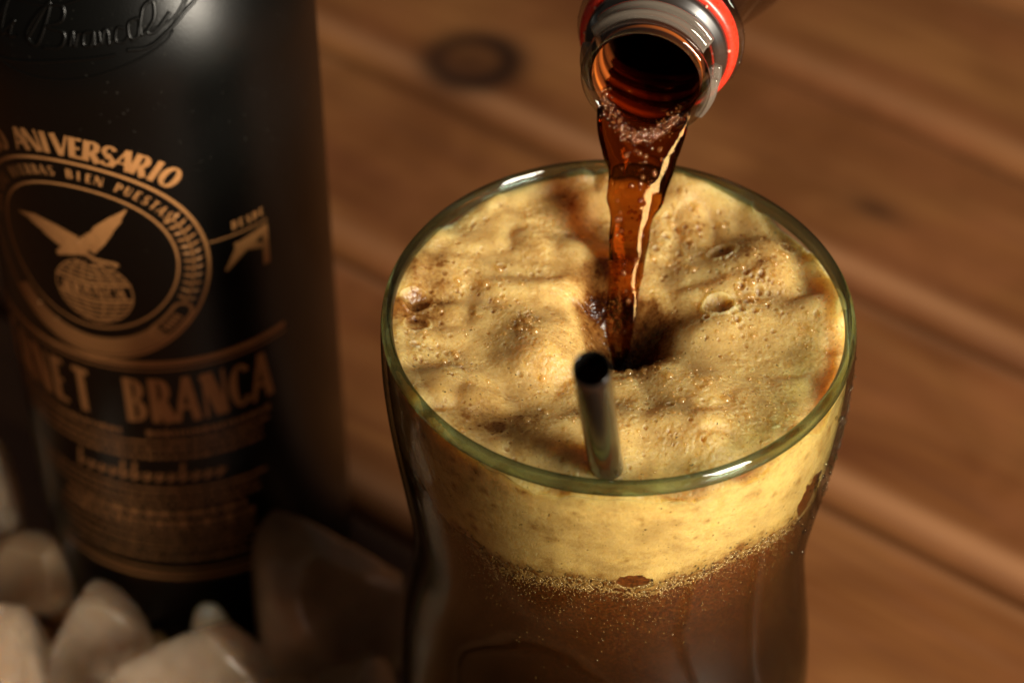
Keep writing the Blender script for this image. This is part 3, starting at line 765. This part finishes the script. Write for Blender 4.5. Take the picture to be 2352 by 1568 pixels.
def build_drink():
    dk = empty("cola_drink", (GC[0], GC[1], .0085))
    tag(dk, "dark cola with a thick beige foam head filling the glass", "drink")
    MF = mat_foam()
    n = 760
    a = np.linspace(-1, 1, n); A, B = np.meshgrid(a, a, indexing='ij')
    X = A*np.sqrt(1-B*B/2)*RF*1000; Y = B*np.sqrt(1-A*A/2)*RF*1000
    Hh, Wt = foam_height(X.copy(), Y.copy())
    v1 = G3(X.ravel()/1000, Y.ravel()/1000, RIM+Hh.ravel()/1000)
    f1 = grid_faces(n, n, wrap_v=False)
    # foam pressed against the wall
    na, nh = 900, 150
    az = np.linspace(-math.pi, math.pi, na, endpoint=False)
    ex, ey = RF*1000*np.sin(az), -RF*1000*np.cos(az)
    he, _ = foam_height(ex.copy(), ey.copy())
    bot = -(foam_bottom(az)+6)
    t = np.linspace(0, 1, nh)[:, None]
    Z = he[None]*(1-t)+bot[None]*t
    AZ = np.broadcast_to(az[None], Z.shape)
    zz = RIM+Z/1000
    rr = rin(zz)-.00014-.00003*noise(np.cos(AZ)*60, np.sin(AZ)*60, Z*1.3, s=41)
    v2 = np.stack([GC[0]+rr*np.sin(AZ), GC[1]-rr*np.cos(AZ), zz], -1).reshape(-1, 3)
    f2 = grid_faces(nh, na)[:, ::-1]
    d = (-Z-foam_bottom(AZ))    # >0 below the edge
    d = d+.8*noise(AZ*14, Z*.6, s=43)
    fade = 1-smoothstep(-5.5, 5.5, d)
    # two holes where the drink looks through
    hx = AZ*42
    for (ca, cz, ra, rb) in ((.05, -28.6, 3.3, 2.2), (1.0, -26.5, 4.2, 5.6), (-.42, -31, 1.6, 1.2)):
        q = np.sqrt(((AZ-ca)*42/ra)**2+((Z-cz)/rb)**2)*(1+.18*noise(AZ*30, Z*.8, s=44))
        fade = fade*smoothstep(.82, 1.1, q)
        wob = np.exp(-((q-1.35)/.3)**2)
        fade = np.maximum(fade, .62*wob*(d > -2))
    wall_wet_shade = .18*np.clip(noise(AZ*9, Z*.45, s=45), 0, 1)+.14*np.clip(noise(AZ*22, Z*.8, s=47), 0, 1)+.28*smoothstep(-.35, -1.1, AZ)+.75*smoothstep(-6.5, 2.5, d)*(1+.4*noise(AZ*40, Z*1.2, s=46))  # brown blotches and lower edge, plus shade painted on the left side
    for _ in range(60):
        ca, cz, rad = _r.uniform(-1.2, 1.1), -_r.uniform(4, 26), _r.choice([.4, .6, .9, 1.4])
        q = np.sqrt(((AZ-ca)*42)**2+(Z-cz)**2)/rad
        wall_wet_shade = wall_wet_shade+.30*np.clip(1.2-q, 0, 1)
    v = np.vstack([v1, v2]); f = np.vstack([f1, f2+len(v1)])
    fd = np.concatenate([np.ones(len(v1)), fade.ravel()]); wet_shade = np.concatenate([Wt.ravel(), np.clip(wall_wet_shade, 0, 1).ravel()])
    fo = mesh("foam_head", v, f, MF, dk, True, {"wet": wet_shade, "fade": fd})
    # the dark drink underneath
    m, nt, out = newmat("dark_cola")
    vv = coords(nt)
    nn = noisen(nt, vv, 70, 4, .6, .8); nf = noisen(nt, vv, 1400, 3, .7)
    sx = nt.nodes.new("ShaderNodeSeparateXYZ"); L(nt, vv, sx.inputs[0])
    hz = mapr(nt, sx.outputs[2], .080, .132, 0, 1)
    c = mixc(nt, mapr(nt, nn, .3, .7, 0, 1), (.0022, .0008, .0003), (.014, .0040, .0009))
    c = mixc(nt, math_(nt, 'MULTIPLY', math_(nt, 'MULTIPLY', hz, hz), mapr(nt, nf, .40, .68, .18, .72)), c, (.24, .058, .008))  # fizz and the amber glow below the foam, put into the colour
    p = pbsdf(nt, (.1, .03, .01), .35); L(nt, c, p.inputs["Base Color"])
    p.inputs["Subsurface Weight"].default_value = .6; p.inputs["Subsurface Radius"].default_value = (1, .3, .08); p.inputs["Subsurface Scale"].default_value = .004
    p.inputs["Specular IOR Level"].default_value = .15
    L(nt, p.outputs[0], out.inputs[0]); MC = m
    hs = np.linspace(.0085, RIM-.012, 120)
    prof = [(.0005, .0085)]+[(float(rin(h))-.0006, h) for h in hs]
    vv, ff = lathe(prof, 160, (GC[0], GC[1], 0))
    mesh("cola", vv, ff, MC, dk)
    # bubbles on the wall, crowding below the foam and thinning into the drink
    mb, nt, out = newmat("bubble_skin")
    tr = nt.nodes.new("ShaderNodeBsdfTransparent"); tr.inputs[0].default_value = (.97, .90, .74, 1)
    gl = nt.nodes.new("ShaderNodeBsdfGlossy"); gl.inputs["Roughness"].default_value = .14; gl.inputs[0].default_value = (1, .97, .92, 1)
    df = nt.nodes.new("ShaderNodeBsdfDiffuse"); df.inputs[0].default_value = (.50, .30, .10, 1)
    lw = nt.nodes.new("ShaderNodeLayerWeight"); fr = math_(nt, 'MULTIPLY_ADD', math_(nt, 'POWER', lw.outputs["Facing"], 5.0), .9); fr.node.inputs[2].default_value = .045
    m0 = nt.nodes.new("ShaderNodeMixShader"); m0.inputs[0].default_value = .22; L(nt, tr.outputs[0], m0.inputs[1]); L(nt, df.outputs[0], m0.inputs[2])
    m1 = nt.nodes.new("ShaderNodeMixShader"); L(nt, fr, m1.inputs[0]); L(nt, m0.outputs[0], m1.inputs[1]); L(nt, gl.outputs[0], m1.inputs[2])
    L(nt, m1.outputs[0], out.inputs[0])
    N = 13000
    az = _r.uniform(-1.5, 1.5, N); dd = np.where(_r.uniform(0, 1, N) < .86, _r.normal(-1.2, 2.6, N), _r.exponential(7.0, N)-1)
    Zb = -(foam_bottom(az)+dd); rad = np.where(dd < 2.0, _r.uniform(.14, .32, N), _r.uniform(.05, .15, N))/1000
    zz = RIM+Zb/1000; rr = rin(zz)-.00045-np.where(dd > 1.5, 0, 0)
    keep = zz > .07; az, zz, rr, rad = az[keep], zz[keep], rr[keep], rad[keep]
    hole = (((az-.05)*42/3.2)**2+((Zb[keep]+28.6)/2.1)**2 < 1) | (((az-1.0)*42/4.1)**2+((Zb[keep]+26.5)/5.4)**2 < 1)
    az, zz, rr, rad = az[~hole], zz[~hole], rr[~hole], rad[~hole]
    c = np.stack([GC[0]+rr*np.sin(az), GC[1]-rr*np.cos(az), zz], -1)
    v, f = beads(c, rad, 0)
    o = mesh("wall_bubbles", v, f, mb, dk); tag(o, kind="stuff")
    # bubbles lying on the foam
    pts = []
    for cx, cy, sp, n_, lo, hi in ((-18, 1, 1.6, 40, .15, .5), (-38.5, 1, 1.0, 26, .1, .3), (25, 9, 4.5, 120, .12, .42), (-26, 11, 5, 110, .1, .28), (13, 27, 5, 90, .12, .4), (15.9, -16, 4, 70, .12, .36), (27, -20, 4, 70, .12, .4), (37, 0, 3, 70, .12, .45), (-5, 3, 2.5, 40, .12, .4), (30, 20, 3, 50, .12, .4), (-8, -22, 6, 90, .1, .32), (8, -28, 7, 90, .1, .32), (-30, -6, 6, 130, .08, .26), (0, 0, 24, 260, .08, .24), (5, -8, 2.5, 50, .12, .4)):
        for _ in range(n_): pts.append((_r.normal(cx, sp), _r.normal(cy, sp), lo+(hi-lo)*_r.uniform(0, 1)**2.2))
    pts = np.array(pts); pts = pts[np.hypot(pts[:, 0], pts[:, 1]) < 41]
    pts = pts[np.hypot(pts[:, 0]-IMP[0], pts[:, 1]-IMP[1]) > 6]
    hh, _w = foam_height(pts[:, 0].copy(), pts[:, 1].copy())
    c = G3(pts[:, 0]/1000, pts[:, 1]/1000, RIM+hh/1000+pts[:, 2]*.15/1000)
    v, f = beads(c, pts[:, 2]/1000, 1)
    big = []
    for cx, cy, sp, n_ in ((25.5, 9, 3.6, 18), (13, 27, 4, 12), (-38, 2, 1.2, 3), (-18, 1, 1.8, 7), (-25, 14, 5, 8), (20, -18, 6, 10), (-10, -24, 6, 7), (34, 16, 3, 6), (5, -9.5, 2.5, 6), (-30, -12, 5, 6)):
        for _ in range(n_): big.append((_r.normal(cx, sp), _r.normal(cy, sp), _r.uniform(.35, .95)))
    big = np.array(big); big = big[np.hypot(big[:, 0], big[:, 1]) < 40.5]
    hb, _w = foam_height(big[:, 0].copy(), big[:, 1].copy())
    v3, f3 = beads(G3(big[:, 0]/1000, big[:, 1]/1000, RIM+hb/1000-big[:, 2]*.25/1000), big[:, 2]/1000, 3)
    v, f = join([(v, f), (v3, f3)])
    o = mesh("surface_bubbles", v, f, mb, dk); tag(o, kind="stuff")
    return dk, MC, mb
drink, M_COLA, M_BUB = build_drink()

# drops running down the glass
def build_drops():
    m, nt, gl = mat_thin("water_drop_skin", (.93, .93, .88), (.22, .22, .14), .03, 1.33, 1.5)
    r = np.random.default_rng(12); n = 120
    az = r.normal(1.25, .17, n); z = RIM-np.abs(r.normal(.020, .010, n))-.004
    rad = r.choice([.0002, .0003, .00045, .0007], n, p=[.55, .33, .10, .02])
    rr = rout(z)
    c = np.stack([GC[0]+rr*np.sin(az), GC[1]-rr*np.cos(az), z], -1)
    v, f = beads(c, rad, 2, (1, 1, 1.5))
    o = mesh("water_drops", v, f, m, glass); tag(o, kind="stuff")
build_drops()

# ------------------------------------------------------------------ straw
def build_straw():
    p0 = np.array([.0170, .2955, .1600]); p1 = np.array([.0125, .2695, .2115])
    p0 = p0+(p0-p1)*.6
    ax = (p1-p0); ln = np.linalg.norm(ax); ax /= ln
    x = np.cross(ax, [0, 1, 0]); x /= np.linalg.norm(x); y = np.cross(ax, x)
    M = np.stack([x, y, ax], -1)
    ro, ri = .0031, .0028
    prof = [(ro, h) for h in np.linspace(0, ln-.0002, 30)]+[(ro-.00008, ln), (ri+.00008, ln), (ri, ln-.0002)]+[(ri, h) for h in np.linspace(ln-.001, 0, 10)]
    v, f = lathe(prof, 48, p0, M)
    m, nt, out = newmat("black_straw_plastic")
    p = pbsdf(nt, (.004, .0035, .003), .13); p.inputs["Specular IOR Level"].default_value = .4
    L(nt, p.outputs[0], out.inputs[0])
    o = mesh("drinking_straw", v, f, m)
    o.data.transform(Matrix.Translation(-Vector(p0))); o.location = p0
    tag(o, "short glossy black drinking straw standing in the foam", "straw")
build_straw()

# ------------------------------------------------------------------ pouring plastic bottle
LIP = np.array([.0252, .3633, .480-.2856])
def build_pour():
    T = math.radians(43)
    ac = np.array([math.sin(T)*.33, math.sin(T)*.944, math.cos(T)])
    ax = ac[0]*np.array([1, 0, 0])+ac[1]*CU+ac[2]*CF; ax /= np.linalg.norm(ax)
    up = np.array([0, 0, 1.0]); up -= ax*(up@ax); up /= np.linalg.norm(up)
    rt = np.cross(up, ax); rt = rt if rt[0] > 0 else -rt
    M = np.stack([rt, up, ax], -1)
    b = empty("plastic_bottle", tuple(LIP))
    tag(b, "tilted clear plastic soda bottle with red neck ring pouring into the glass", "bottle")
    mm = .001
    pet, nt, gl = mat_thin("clear_plastic", (.90, .88, .86), (.30, .27, .25), .04, 1.57, 1.6)
    wet = noisen(nt, coords(nt), 700, 3, .6); L(nt, bump(nt, wet, .0001, .35), gl.inputs["Normal"])
    # finish: lip and threads area
    lip = [(10.6, 3), (10.6, 1.0), (10.8, .35), (11.3, .05), (12.0, .05), (12.5, .4), (12.6, 1.0), (12.45, 2.0), (12.3, 2.6), (12.3, 8.6)]
    lp = smooth_profile([(r*mm, z*mm) for r, z in lip], 70)
    v, f = lathe(lp, 160, LIP, M); mesh("neck_finish", v, f, pet, b)
    # threads: raised ribs in segments
    rib, nt2, gl2 = mat_thin("plastic_thread", (.80, .78, .75), (.34, .31, .28), .06, 1.6, 1.0)
    # add a little milkiness so that the ribs catch the lamp
    out = [n for n in nt2.nodes if n.type == 'OUTPUT_MATERIAL'][0]; src = out.inputs[0].links[0].from_socket
    df = nt2.nodes.new("ShaderNodeBsdfDiffuse"); df.inputs[0].default_value = (.36, .30, .24, 1)
    ms = nt2.nodes.new("ShaderNodeMixShader"); ms.inputs[0].default_value = .20
    L(nt2, src, ms.inputs[1]); L(nt2, df.outputs[0], ms.inputs[2]); L(nt2, ms.outputs[0], out.inputs[0])
    def thread(a0, a1, z0, z1):
        n = 90; a = np.radians(np.linspace(a0, a1, n)); z = np.linspace(z0, z1, n)
        hgt = np.minimum(1, np.minimum(np.arange(n), n-1-np.arange(n))/2.5)*1.45+.02
        sec = [(-.95, -.1), (-.62, .62), (-.3, .95), (.15, 1.0), (.5, .72), (1.0, -.1)]
        V = []
        for s, hh in sec:
            r = 12.25+hgt*hh
            V.append(np.stack([r*np.cos(a), r*np.sin(a), z+s*1.0], -1))
        V = np.stack(V, 1).reshape(-1, 3)*mm
        V = V@M.T+LIP; f = grid_faces(n, len(sec), wrap_v=False)
        return V, f
    for a0, a1, z0, z1 in ((32, 152, 4.0, 5.0), (28, 148, 7.0, 8.0), (163, 214, 5.2, 5.6), (-38, 4, 3.0, 3.6), (-34, 8, 6.2, 6.8), (172, 222, 8.0, 8.4)):
        v, f = thread(a0, a1, z0, z1); mesh("thread", v, f, rib, b)
    # bright vertical mould line
    # neck: sleeve behind the threads, dark because the drink stands behind it
    neck = smooth_profile([(12.9*mm, 11.8*mm), (13.6*mm, 12.2*mm), (13.9*mm, 13.0*mm)], 12)
    nk = [(12.32, 8.4), (12.5, 9.2), (13.4, 11.4), (13.9, 12.6)]
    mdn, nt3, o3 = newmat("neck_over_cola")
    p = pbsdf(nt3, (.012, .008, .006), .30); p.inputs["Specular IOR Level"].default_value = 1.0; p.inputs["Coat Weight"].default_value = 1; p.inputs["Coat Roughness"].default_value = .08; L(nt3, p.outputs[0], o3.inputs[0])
    # red tamper ring left by the cap
    mr, nt4, o4 = newmat("red_cap_plastic")
    p = pbsdf(nt4, (.62, .030, .012), .33); p.inputs["Subsurface Weight"].default_value = .5; p.inputs["Subsurface Radius"].default_value = (1, .12, .06); p.inputs["Subsurface Scale"].default_value = .002
    rn = noisen(nt4, coords(nt4), 500, 3, .6); L(nt4, bump(nt4, rn, .0001, .3), p.inputs["Normal"])
    L(nt4, mapr(nt4, rn, .4, .7, .26, .42), p.inputs["Roughness"]); L(nt4, p.outputs[0], o4.inputs[0])
    red = smooth_profile([(13.5*mm, 13.1*mm), (13.9*mm, 12.5*mm), (14.4*mm, 12.35*mm), (15.1*mm, 12.8*mm), (15.55*mm, 13.8*mm), (15.6*mm, 15.4*mm), (15.3*mm, 15.9*mm), (13.6*mm, 16.0*mm)], 50)
    v, f = lathe(red, 160, LIP, M); ring = mesh("red_neck_ring", v, f, mr, b)
    # broken bridges on the ring edge
    br_ = []
    for a in np.radians([6, 50, 92, 118, 150, 176, 200, 330]):
        cx = np.array([14.2*math.cos(a), 14.2*math.sin(a), 12.3])*mm
        tv, tf = ICO[1]; vv = tv*np.array([.34, .34, .42])*mm+cx; br_.append((vv@M.T+LIP, tf))
    v, f = join(br_); o = mesh("bridge_stubs", v, f, mat_simple("pale_red_plastic", (.85, .30, .22), .4), b); tag(o, kind="stuff")
    sup = [(13.2, 16.2), (16.2, 16.3), (16.5, 16.6), (16.55, 17.2), (16.4, 17.7), (13.4, 18.0), (13.2, 20)]
    v, f = lathe([(r*mm, z*mm) for r, z in sup], 160, LIP, M); mesh("support_ring", v, f, pet, b)
    # dark chrome-like neck between threads and ring
    v, f = lathe([(r*mm, z*mm) for r, z in [(11.9, 7.6), (12.0, 8.6), (12.25, 9.4), (12.8, 10.1), (13.6, 10.95), (14.0, 11.5), (14.1, 12.2), (13.9, 13.2), (13.4, 15.0), (13.0, 16.1)]], 160, LIP, M)
    mesh("neck", v, f, mdn, b)
    body = smooth_profile([(13.2*mm, 18*mm), (13.4*mm, 24*mm), (16*mm, 36*mm), (23*mm, 54*mm), (30*mm, 74*mm), (33*mm, 96*mm), (33*mm, 130*mm), (32*mm, 150*mm), (33*mm, 170*mm), (33*mm, 215*mm), (29*mm, 226*mm), (20*mm, 229*mm), (1*mm, 226*mm)], 120)
    v, f = lathe(body, 96, LIP, M); mesh("body", v, f, pet, b)
    dr = np.random.default_rng(3); dp = []; drr = []
    for _ in range(46):
        a = dr.uniform(-.6, 3.6); k = dr.integers(0, 3)
        r0, z0 = [(16.5, 16.9), (14.3, 12.4), (12.6, 9.9)][k]
        dp.append(np.array([r0*math.cos(a), r0*math.sin(a), z0+dr.normal(0, .25)])*mm); drr.append(dr.choice([.00015, .00022, .0004], p=[.5, .38, .12]))
    v, f = beads(np.array(dp)@M.T+LIP, np.array(drr), 2)
    o = mesh("splash_drops", v, f, mat_thin("clear_drop", (.97, .95, .92), (.4, .36, .3), .02, 1.5, 1.5)[0], b); tag(o, kind="stuff")
    v, f = lathe([(max(r-.0006, .0005), z) for r, z in body], 96, LIP, M)
    mc, nt5, o5 = newmat("cola_in_bottle")
    p = pbsdf(nt5, (.016, .0055, .0025), .08, IOR=1.35); L(nt5, p.outputs[0], o5.inputs[0])
    # cola is a thing of its own that sits in the bottle
    cb = empty("cola_in_bottle", tuple(LIP+ax*.02))
    tag(cb, "dark brown cola inside the tilted plastic bottle and its mouth", "drink")
    mesh("body_of_cola", v, f, mc, cb)
    # amber film inside the bore, ring reflections painted into its colour
    ma, nt6, o6 = newmat("amber_bore_film")
    p = pbsdf(nt6, (.085, .018, .004), .09); p.inputs["Coat Weight"].default_value = .6
    tcx = nt6.nodes.new("ShaderNodeAttribute"); tcx.attribute_name = "depth"
    cc = ramp(nt6, tcx.outputs["Fac"], [(0, (.10, .03, .008)), (.10, (.045, .010, .003)), (.16, (.50, .13, .02)), (.20, (.10, .02, .004)), (.30, (.05, .010, .002)), (.34, (.01, .003, .001)), (.40, (.22, .050, .009)), (.52, (.06, .012, .002)), (.56, (.008, .002, .001)), (.64, (.20, .045, .009)), (.76, (.10, .022, .005)), (.80, (.03, .009, .003)), (1, (.03, .009, .003))])
    L(nt6, cc.outputs[0], p.inputs["Base Color"]); L(nt6, p.outputs[0], o6.inputs[0])
    zs = np.linspace(1.2, 34, 150)
    rb = 10.45-.35*np.clip((zs-3)/6, 0, 1)+.28*np.sin((zs-3)/3.1*2*math.pi)*np.exp(-((zs-10)/9)**2)*np.clip((zs-3)/2, 0, 1)
    pr = [(r*mm, z*mm) for r, z in zip(rb, zs)]+[(.5*mm, 34*mm)]
    v, f = lathe(pr, 144, LIP, M)
    dep = np.repeat(np.concatenate([np.clip((zs-1.2)/17, 0, 1), [1]]), 144)
    mesh("bore_film", v, f, ma, cb, True, {"depth": dep})
    return M, ax, rt, up, b, cb
M_, AX, RT, UP, pour, cola_b = build_pour()

# ------------------------------------------------------------------ the stream
def mat_amber(name, col, rough=0.02, dens=60):
    m, nt, out = newmat(name)
    g = nt.nodes.new("ShaderNodeBsdfGlass"); g.inputs[0].default_value = (*col, 1); g.inputs["IOR"].default_value = 1.34; g.inputs["Roughness"].default_value = rough
    L(nt, g.outputs[0], out.inputs[0]); 
    return m, nt, g, out
def ray_at_y(px, py, yw):
    d = CF+np.array([1, 0, 0])*(px-1176)/5554-CU*(py-784)/5554
    return CAM+d*(yw/d[1])
def build_stream():
    # visible face of the liquid: (y, z, px-free half width mm, sideways x mm) from the pool in the mouth over the lip and down
    P = [(.3860, .1888, 9.1, 28.2), (.3780, .1887, 9.1, 27.2), (.3720, .1886, 9.05, 26.4), (.3665, .1883, 9.0, 25.7), (.3630, .1871, 8.9, 25.2), (.3604, .1844, 8.5, 25.0), (.3581, .1815, 7.5, 24.9),
         (.3561, .1788, 6.45, 24.8), (.3532, .1749, 5.4, 24.0), (.3506, .1715, 4.85, 23.4), (.3465, .1659, 4.1, 22.5), (.3412, .1590, 3.5, 22.0), (.3358, .1519, 3.4, 21.1), (.3310, .1450, 3.1, 20.0)]
    P = np.array(P); n = 300
    pr = smooth_profile(P, n); t = np.linspace(0, 1, n)
    Pf = np.stack([pr[:, 3]/1000, pr[:, 0], pr[:, 1]], -1); hw = pr[:, 2]/1000
    Tn = np.gradient(Pf, axis=0); Tn /= np.linalg.norm(Tn, axis=1)[:, None]
    R = np.array([[1.0, 0, 0]])-Tn*Tn[:, :1]; R /= np.linalg.norm(R, axis=1)[:, None]
    Nn = np.cross(R, Tn); Nn *= np.sign(Nn[:, 2:3])
    fr_t = .0004+(hw*.52-.0004)*smoothstep(.24, .66, t)
    bk_t = .0048+(hw*.62-.0048)*smoothstep(.36, .62, t); bk_t = np.minimum(bk_t, hw*.9)
    C = Pf-Nn*fr_t[:, None]
    na = 168; a = np.linspace(0, 2*math.pi, na, endpoint=False)
    tt = t[:, None]; aa = a[None]; ca, sa = np.cos(aa), np.sin(aa)
    amp = smoothstep(.50, .68, tt)
    tw = 5.0*(tt-.5)
    rip = .19*np.sin(2*(aa-tw)+.9)*smoothstep(.55, .75, tt)+.07*np.sin(3*(aa+tw)+.6)+.12*noise(np.cos(aa)*1.5+7, np.sin(aa)*1.5, tt*15, s=51)+.03*noise(np.cos(aa)*3.6, np.sin(aa)*3.6, tt*26, s=52)
    k = 1+rip*amp
    neckw = 1+.05*np.sin(tt*52)*amp
    x = np.sign(ca)*np.abs(ca)**.92*k*neckw*hw[:, None]
    y = np.where(sa > 0, sa*fr_t[:, None], sa*bk_t[:, None])*k
    V = C[:, None]+x[..., None]*R[:, None]+y[..., None]*Nn[:, None]
    Vf = V.reshape(-1, 3)
    f = grid_faces(n, na)
    Vf = np.vstack([Vf, C[0], C[-1]]); j = np.arange(na); j2 = (j+1) % na
    tri = [tuple(map(int, q)) for q in f]+[(int(x2), int(x1), n*na) for x1, x2 in zip(j, j2)]+[((n-1)*na+int(x1), (n-1)*na+int(x2), n*na+1) for x1, x2 in zip(j, j2)]
    m, nt, g, out = mat_amber("amber_cola_stream", (.66, .40, .17), .04)
    ab = nt.nodes.new("ShaderNodeVolumeAbsorption"); ab.inputs[0].default_value = (.80, .42, .12, 1); ab.inputs["Density"].default_value = 120
    L(nt, ab.outputs[0], out.inputs[1])
    st = empty("cola_stream", tuple(C[0]))
    tag(st, "twisting amber stream of cola falling from the bottle mouth into foam", "stream")
    mesh("stream_body", Vf, tri, m, st)
    # small bubbles: froth along the lip and a few carried down
    pts, rad = [], []
    r = np.random.default_rng(31)
    def onface(i, kx, lift=0.0):
        sy = math.sqrt(max(0, 1-kx*kx)); return C[i]+R[i]*hw[i]*kx+Nn[i]*(fr_t[i]*sy+lift)
    for _ in range(480):
        kx = r.uniform(-1, .93); edge = abs(kx)**2.2
        i = int(np.clip((.40-.20*edge+r.normal(0, .018+.02*edge))*n, 4, n-1))
        pts.append(onface(i, kx)); rad.append(r.choice([.00013, .0002, .0003, .00042], p=[.35, .35, .22, .08]))
    for _ in range(90):
        i = int(r.uniform(.44, .85)*n); kx = r.uniform(-.7, .6)
        pts.append(onface(i, kx, -.0002)); rad.append(r.choice([.00015, .00025, .0004, .0006]))
    v, f = beads(np.array(pts), np.array(rad), 2)
    mb, nt, gl = mat_thin("stream_bubble_skin", (.95, .75, .50), (.50, .26, .10), .05, 1.6, 1.6)
    out = [q for q in nt.nodes if q.type == 'OUTPUT_MATERIAL'][0]; src = out.inputs[0].links[0].from_socket
    df = nt.nodes.new("ShaderNodeBsdfDiffuse"); df.inputs[0].default_value = (.34, .12, .03, 1)
    ms = nt.nodes.new("ShaderNodeMixShader"); ms.inputs[0].default_value = .18
    L(nt, src, ms.inputs[1]); L(nt, df.outputs[0], ms.inputs[2]); L(nt, ms.outputs[0], out.inputs[0])
    o = mesh("stream_bubbles", v, f, mb, st); tag(o, kind="stuff")
build_stream()
